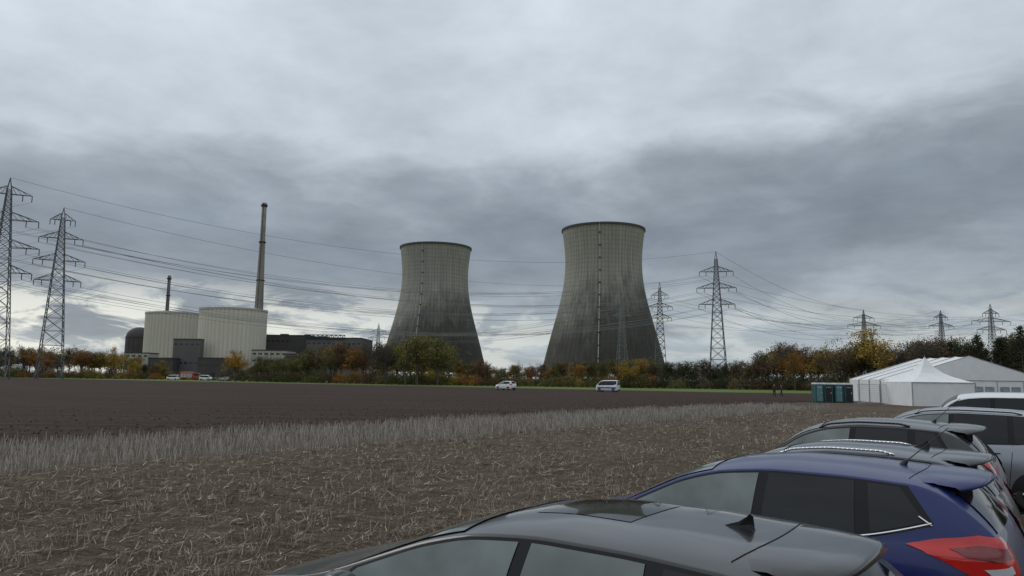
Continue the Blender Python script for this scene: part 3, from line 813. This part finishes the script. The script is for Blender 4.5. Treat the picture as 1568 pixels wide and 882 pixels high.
    add(panel(bvh, [(-.26,.60),(.26,.60),(.26,.71),(-.26,.71)], (0,0,0), (0,1,0), (0,0,1), (1,0,0), .014, .1), "number_plate", platem)
    add(panel(bvh, [(-.5,.36),(.5,.36),(.42,.62),(-.42,.62)], (L,0,0), (0,1,0), (0,0,1), (-1,0,0), .01, .08), "front_grille", blackp)
    if sunroof:
        ys = .36
        add(panel(bvh, [(1.30,-ys),(1.90,-ys+.02),(1.90,ys-.08),(1.30,ys-.06)], (0,0,0), (1,0,0), (0,1,0), (0,0,-1), .003, .08), "sunroof", glass_d)
    if wing:
        mw = MB(); gw = min(.60, sect(.66)[2]+.005); rows_ = [(.66, .005), (.52, .012), (.38, .010), (.27, .002), (.235, -.022), (.28, -.040), (.50, -.04)]
        k_ = 20; z0_ = zt(.66)
        for (xx, dz) in rows_:
            for i in range(k_+1):
                f_ = -1+2*i/k_; ww = gw*(1.0 if xx > .6 else .99-.10*(.66-xx))
                y = f_*ww; zz = z0_-(.66-xx)*.05+dz
                hh = (z0_-sect(.7)[1]); zz -= hh*abs(f_)**3.2*.95
                mw.v.append((xx-.05*(1-f_*f_)+(.12*abs(f_)**6 if xx < .45 else 0), y, zz))
        for r_ in range(len(rows_)-1):
            for i in range(k_):
                mw.f.append((r_*(k_+1)+i, r_*(k_+1)+i+1, (r_+1)*(k_+1)+i+1, (r_+1)*(k_+1)+i)); mw.m.append(0 if r_ < 4 else 1)
        mw.obj("roof_spoiler", [paint, blackp], root, True)
        ms = MB(); pts = []
        for f_ in np.linspace(-.97, .97, 22):
            y = f_*gw*.98; x_ = .68-.05*(1-f_*f_)
            h, no, _, _ = bvh.ray_cast(Vector((x_, y, 3)), Vector((0,0,-1))); pts.append(h+Vector((0,0,.0005)))
        ms.tube(pts, .0035); ms.obj("spoiler_seam", [gapm], root)
    xa = .82; ra = bvh.ray_cast(Vector((xa, 0, 3)), Vector((0,0,-1)))[0]
    if fin:
        mf = MB(); prf = [(-.060,.010,.008),(-.055,.060,.004),(-.040,.074,.003),(-.02,.055,.004),(.02,.028,.009),(.09,.004,.004)]
        nn_ = len(prf)
        for (dx, h_, wv) in prf: mf.v += [(xa+dx, -wv-.012, ra.z-.004), (xa+dx, -wv*.6-.003, ra.z+h_*.30+.003), (xa+dx, -.003, ra.z+h_+.004), (xa+dx, .003, ra.z+h_+.004), (xa+dx, wv*.6+.003, ra.z+h_*.30+.003), (xa+dx, wv+.012, ra.z-.004)]
        for i in range(nn_-1):
            for j in range(5): mf.f.append((i*6+j, i*6+j+1, i*6+6+j+1, i*6+6+j)); mf.m.append(0)
        mf.f.append(tuple(range(6))); mf.m.append(0); mf.f.append(tuple((nn_-1)*6+j for j in range(6))); mf.m.append(0)
        mf.obj("shark_fin_antenna", [blackg], root, False)
    if whip:
        mf = MB(); mf.cone((xa-.02,0,ra.z-.01),(xa-.05,0,ra.z+.03),.03,.015,10)
        mf.cone((xa-.04,0,ra.z+.02),(xa-.35,0,ra.z+.30),.005,.003,6); mf.obj("whip_antenna", [blackp], root)
    if rails:
        mr = MB(); ra0 = 1.0
        for sg in (1, -1):
            pts = []
            for x_ in np.linspace(ra0, Wn[0][1]-.75, 26):
                y = sg*(sect(x_)[2]*.93); h = bvh.ray_cast(Vector((x_, y, 3)), Vector((0,0,-1)))[0]
                e = min(1, min(x_-ra0, Wn[0][1]-.75-x_)/.12); pts.append(h+Vector((0,0,.004+.022*e)))
            mr.tube(pts, .012, 0, 8)
        mr.obj("roof_rails", [rails], root, True)
    return root
def paint(name, col, metal=.35, rough=.32, coat=1.0): return mat(name, col, rough, metal=metal, coat=coat, var=.06, scale=1.5)
P_black = paint("black_metallic_paint", (.014,.016,.018), .3, .32, .7); P_blue = paint("blue_paint", (.004,.014,.11), .15, .3, .35)
P_navy = paint("dark_navy_paint", (.012,.016,.028), .2, .3, .7); P_dark = paint("graphite_paint", (.018,.020,.022), .3, .3, .7)
P_silver = paint("silver_paint", (.26,.28,.31), .7); P_white = paint("white_paint", (.72,.73,.74), 0)
AH = math.radians(36)
vehicle("parked_car", (1.855, 3.40), AH, P_black, 'hatch', 1.43, fin=True, sunroof=True, trim=True, light_rear=True)
vehicle("parked_car", (3.76, 5.50), AH, P_blue, 'hatch', 1.54, whip=True, trim=True)
vehicle("parked_car", (4.88, 7.25), AH, P_navy, 'hatch', 1.52, rails=chrome, fin=True, scaleL=.96)
vehicle("parked_car", (5.93, 9.00), AH, P_dark, 'hatch', 1.70, rails=blackp, whip=True, scaleL=.92)
vehicle("parked_car", (10.0, 12.8), AH, P_silver, 'wagon', 1.73, rails=blackp)
vehicle("parked_van", (14.6, 16.9), AH, P_white, 'van', 1.97, wing=False)
vehicle("parked_car", (16.9, 18.9), AH, P_silver, 'hatch', 1.48)
bluest = mat("police_blue", (.02,.06,.35), .4, coat=.5)
pv = survey(938, 600, 133); vehicle("police_van", (pv.x+1.2, 133), math.radians(28), P_white, 'van', 2.1, scaleL=.88, wing=False, stripe=bluest)
pv = survey(776, 597, 140); vehicle("white_car", (pv.x+1.4, 139), math.radians(40), P_white, 'wagon', 1.72, scaleL=.92)
for nm, px_, D_, pt_, kd, hh, an in (("white_van", 274, 285, P_white,'van',2.0,5), ("white_van", 306, 290, P_white,'van',2.1,-170), ("parked_car", 352, 270, P_silver,'wagon',1.5,20)):
    q = survey(px_, 583, D_); vehicle(nm, (q.x, D_), math.radians(an), pt_, kd, hh, wing=False)
# fire engine
q = survey(292, 580, 305); fr = empty("fire_engine", (q.x-4, 305, 0)); redp = mat("fire_red", (.42,.03,.02), .35, coat=1); mb = MB()
mb.box(0,5.2,-1.2,1.2,.7,3.1,0); mb.box(5.3,7.3,-1.2,1.2,.6,2.9,0); mb.box(5.6,7.34,-1.23,1.23,1.8,2.6,1)
for i in range(4): mb.box(.3+i*1.2, 1.3+i*1.2, -1.23, 1.23, 1.0, 2.6, 2)
mb.box(.2,5.0,-.4,.4,3.12,3.35,2); mb.box(5.9,6.3,-.8,.8,2.91,3.15,3)
for x_ in (1.3, 6.2):
    for y_ in (-1.1, .8): mb.cone((x_,y_,.5),(x_,y_+.3,.5),.5,.5,18,4)
mb.obj("bodywork", [redp, glass_d, rimm, bluest, tyre], fr)

# ------------------------------------------------------------------ tents, toilets, fence
def canvas_mat():
    m, nt, p = new_mat("white_tent_canvas")
    tc = N(nt, 'ShaderNodeTexCoord').outputs['Object']; nz = noise_n(nt, tc, .8, 4, .6)
    nt.links.new(ramp_n(nt, nz, [(.3,(.77,.78,.78)),(.7,(.88,.88,.87))]), p.inputs['Base Color'])
    p.inputs['Roughness'].default_value = .55
    b = N(nt, 'ShaderNodeBump'); b.inputs['Strength'].default_value = .25; b.inputs['Distance'].default_value = .1
    nt.links.new(nz, b.inputs['Height']); nt.links.new(b.outputs[0], p.inputs['Normal']); return m
canv = canvas_mat(); alu = mat("aluminium_pole", (.35,.36,.37), .4, metal=.6); pvcw = mat("clear_pvc_window", (.30,.33,.36), .15)
mq = empty("marquee_tent", (41.0, 80, 0)); mb = MB(); Wt, Lt, E, Rg = 17.0, 10.0, 2.55, 5.15
nb_ = 4
for i in range(nb_):
    y0, y1 = Lt*i/nb_, Lt*(i+1)/nb_
    for k_ in range(6):
        f0, f1 = k_/6, (k_+1)/6
        def rp(f_, y, s_):
            x_ = f_*Wt/2; z = E+(Rg-E)*f_ - .10*math.sin(math.pi*f_) - .07*math.sin(math.pi*((y-y0)/(y1-y0)))
            return (x_ if s_ > 0 else Wt-x_, y, z)
        for s_ in (1, -1):
            for h_ in range(4):
                ya, yb_ = y0+(y1-y0)*h_/4, y0+(y1-y0)*(h_+1)/4
                mb.face([rp(f0,ya,s_), rp(f1,ya,s_), rp(f1,yb_,s_), rp(f0,yb_,s_)])
    for x_ in (0, Wt): mb.face([(x_,y0,0),(x_,y1,0),(x_,y1,E),(x_,y0,E)])
for y_ in (0, Lt):
    mb.face([(0,y_,0),(Wt,y_,0),(Wt,y_,E),(0,y_,E)]); mb.face([(0,y_,E),(Wt,y_,E),(Wt/2,y_,Rg)])
mb.obj("canvas", [canv], mq)
mb = MB()
for i in range(nb_+1):
    y_ = Lt*i/nb_
    for x_ in (-.03, Wt+.03): mb.beam((x_,y_,0),(x_,y_,E),.09)
    mb.beam((0,y_,E+.03),(Wt/2,y_,Rg+.03),.05); mb.beam((Wt,y_,E+.03),(Wt/2,y_,Rg+.03),.05)
for i in range(1, 6): mb.beam((Wt*i/6,-.05,0),(Wt*i/6,-.05,E),.05)
mb.beam((0,-.05,E),(Wt,-.05,E),.05); mb.obj("frame", [alu], mq)
mb = MB()
for i in (3, 4): 
    for k_ in range(2): mb.box(Wt*i/6+.3+k_*1.2, Wt*i/6+1.3+k_*1.2, -.03, -.012, 1.0, 1.9)
mb.obj("windows", [pvcw], mq)
pg = empty("pagoda_tent", (41.6, 74.5, 0)); mb = MB(); hw = 3.0; He, Hp = 2.3, 4.75
lv = [(1.0,He),(.80,He+.22),(.58,He+.52),(.38,He+.90),(.20,He+1.45),(.08,He+2.05),(.02,Hp)]
for (s0, z0_), (s1, z1_) in zip(lv[:-1], lv[1:]):
    c_ = [(-1,-1),(1,-1),(1,1),(-1,1)]
    for i in range(4):
        a_, b_ = c_[i], c_[(i+1) % 4]
        mb.face([(a_[0]*hw*s0,a_[1]*hw*s0,z0_),(b_[0]*hw*s0,b_[1]*hw*s0,z0_),(b_[0]*hw*s1,b_[1]*hw*s1,z1_),(a_[0]*hw*s1,a_[1]*hw*s1,z1_)])
for i in range(4):
    a_, b_ = [(-1,-1),(1,-1),(1,1),(-1,1)][i], [(-1,-1),(1,-1),(1,1),(-1,1)][(i+1) % 4]
    k_ = 14
    for j in range(k_):
        f0, f1 = j/k_, (j+1)/k_; w0_ = 1-.012*(j % 2); w1_ = 1-.012*((j+1) % 2)
        A_ = Vector((a_[0]*hw,a_[1]*hw,0)).lerp(Vector((b_[0]*hw,b_[1]*hw,0)), f0)*w0_; B_ = Vector((a_[0]*hw,a_[1]*hw,0)).lerp(Vector((b_[0]*hw,b_[1]*hw,0)), f1)*w1_
        mb.face([A_, B_, B_+Vector((0,0,He)), A_+Vector((0,0,He))])
mb.obj("canvas", [canv], pg)
mb = MB()
for c_ in ((-1,-1),(1,-1),(1,1),(-1,1)): mb.beam((c_[0]*(hw+.05),c_[1]*(hw+.05),0),(c_[0]*(hw+.05),c_[1]*(hw+.05),He),.08)
mb.cone((0,0,Hp-.2),(0,0,Hp+.25),.05,.02,6); mb.box(-hw-.04,hw+.04,-hw-.06,-hw-.045,He-.08,He,0); mb.obj("poles", [alu], pg)
teal = mat("portable_toilet_green", (.03,.10,.10), .5, var=.15); tealr = mat("toilet_roof_grey", (.5,.53,.53), .5); tdoor = mat("toilet_door", (.10,.22,.25), .5)
for i, px_ in enumerate((1252, 1267, 1282, 1298)):
    q = survey(px_, 616, 80.5); tr = empty("portable_toilet", (q.x, 80.5, 0), random.uniform(-.08,.08)); mb = MB()
    mb.box(-.40,.40,-.5,.5,.08,1.95,0); mb.box(-.43,.43,-.55,.55,0,.08,2)
    for k_ in range(5): mb.box(-.42+k_*.21-.02, -.42+k_*.21+.02, -.515,-.5,.1,1.95,0)
    mb.box(-.31,.31,-.53,-.517,.14,1.82,1 if i % 2 == 0 else 2); mb.box(.20,.26,-.56,-.53,.95,1.1,3)
    b0_ = len(mb.v)
    mb.v += [(-.43,-.54,1.952),(.43,-.54,1.952),(.43,.54,1.952),(-.43,.54,1.952),(-.33,-.42,2.12),(.33,-.42,2.12),(.33,.42,2.12),(-.33,.42,2.12)]
    for f_ in ((0,1,5,4),(1,2,6,5),(2,3,7,6),(3,0,4,7),(4,5,6,7)): mb.f.append(tuple(b0_+z for z in f_)); mb.m.append(3)
    for k_ in range(3): mb.box(-.24+k_*.18,-.14+k_*.18,-.532,-.5302,1.6,1.68,3)
    mb.obj("cabin", [teal, tdoor, blackp, tealr], tr)
mb = MB()
for i in range(3):
    x0_ = 35.7+i*2.3
    mb.tube([(x0_,76.5,.1),(x0_,76.5,2.0),(x0_+2.2,76.5,2.0),(x0_+2.2,76.5,.1),(x0_,76.5,.1)], .03)
    for k_ in range(1, 18): mb.beam((x0_+2.2*k_/18,76.5,.1),(x0_+2.2*k_/18,76.5,2.0),.012)
    for k_ in range(1, 9): mb.beam((x0_,76.5,.1+1.9*k_/9),(x0_+2.2,76.5,.1+1.9*k_/9),.012)
    mb.box(x0_-.1,x0_+.15,76.2,76.8,0,.13)
mb.obj("mesh_fence", [alu])

# ------------------------------------------------------------------ people
skin = mat("skin", (.45,.28,.20), .6); hairm = mat("hair", (.04,.03,.02), .8)
def person(px_, D_, rz, jc, stride):
    q = survey(px_, 605, D_); r = empty("person", (q.x, D_, 0), rz)
    V_ = {}; vs = []; es = []; rad = []
    def ad(nm, co, r_, par=None):
        V_[nm] = len(vs); vs.append(co); rad.append(r_)
        if par: es.append((V_[par], V_[nm]))
    ad('pel',(0,0,.95),.15); ad('wa',(0,0,1.10),.135,'pel'); ad('ch',(0,0,1.32),.16,'wa'); ad('nk',(0,.01,1.50),.06,'ch'); ad('nk2',(0,.02,1.57),.055,'nk')
    for s_, nm in ((-1,'l'),(1,'r')):
        ad(nm+'sh',(s_*.17,0,1.43),.08,'ch'); ad(nm+'el',(s_*.25,-.02,1.15),.055,nm+'sh'); ad(nm+'wr',(s_*.24,.10,.92),.035,nm+'el'); ad(nm+'pa',(s_*.235,.13,.85),.032,nm+'wr')
        for k_ in range(4): ad(nm+'f%d'%k_,(s_*(.235-.0), .10+.02*k_,.77+.005*abs(k_-1.5)),.009,nm+'pa')
        ad(nm+'th',(s_*.21,.17,.82),.010,nm+'pa')
        ad(nm+'hp',(s_*.09,0,.88),.105,'pel'); ad(nm+'kn',(s_*.10,.05+s_*stride*.5,.50),.07,nm+'hp'); ad(nm+'an',(s_*.10,s_*stride,.09),.048,nm+'kn'); ad(nm+'to',(s_*.11,s_*stride+.15,.04),.04,nm+'an')
    me = bpy.data.meshes.new("body"); me.from_pydata(vs, es, []); o = bpy.data.objects.new("body", me); scene.collection.objects.link(o)
    md = o.modifiers.new("skin", 'SKIN')
    for i, r_ in enumerate(rad): me.skin_vertices[0].data[i].radius = (r_, r_)
    me.skin_vertices[0].data[0].use_root = True
    o.modifiers.new("sub", 'SUBSURF').levels = 1
    bpy.context.view_layer.update(); ev = o.evaluated_get(bpy.context.evaluated_depsgraph_get()); m2 = bpy.data.meshes.new_from_object(ev)
    o.modifiers.clear(); o.data = m2; m2.materials.clear()
    for mm in (jc, mat("trousers", (.03,.035,.05), .9), skin, blackp): m2.materials.append(mm)
    for pl__ in m2.polygons:
        c_ = pl__.center; pl__.use_smooth = True
        pl__.material_index = 3 if c_.z < .11 else (2 if (c_.z > 1.52 or (abs(c_.x) > .19 and c_.z < .91)) else (1 if c_.z < .92 and abs(c_.x) < .2 else 0))
    o.parent = r
    for nm, ctr, sc_, mt_ in (("head",(0,.03,1.67),(.078,.098,.118),skin),("hair",(0,.015,1.70),(.084,.10,.105),hairm),("nose",(0,.13,1.665),(.014,.02,.022),skin)):
        bm = bmesh.new(); bmesh.ops.create_uvsphere(bm, u_segments=16, v_segments=10, radius=1)
        for v in bm.verts: v.co = Vector((v.co.x*sc_[0]+ctr[0], v.co.y*sc_[1]+ctr[1]-(.03 if nm == 'hair' and v.co.z < .2 else 0), v.co.z*sc_[2]+ctr[2]))
        me = bpy.data.meshes.new(nm); bm.to_mesh(me); bm.free(); me.materials.append(mt_); h_ = bpy.data.objects.new(nm, me); scene.collection.objects.link(h_); h_.parent = r
person(1186, 104, 2.6, mat("dark_jacket", (.025,.03,.04), .9), .10)
person(1197, 108, 1.2, mat("blue_jacket", (.03,.05,.10), .9), .16)
print("objects", len(bpy.data.objects))
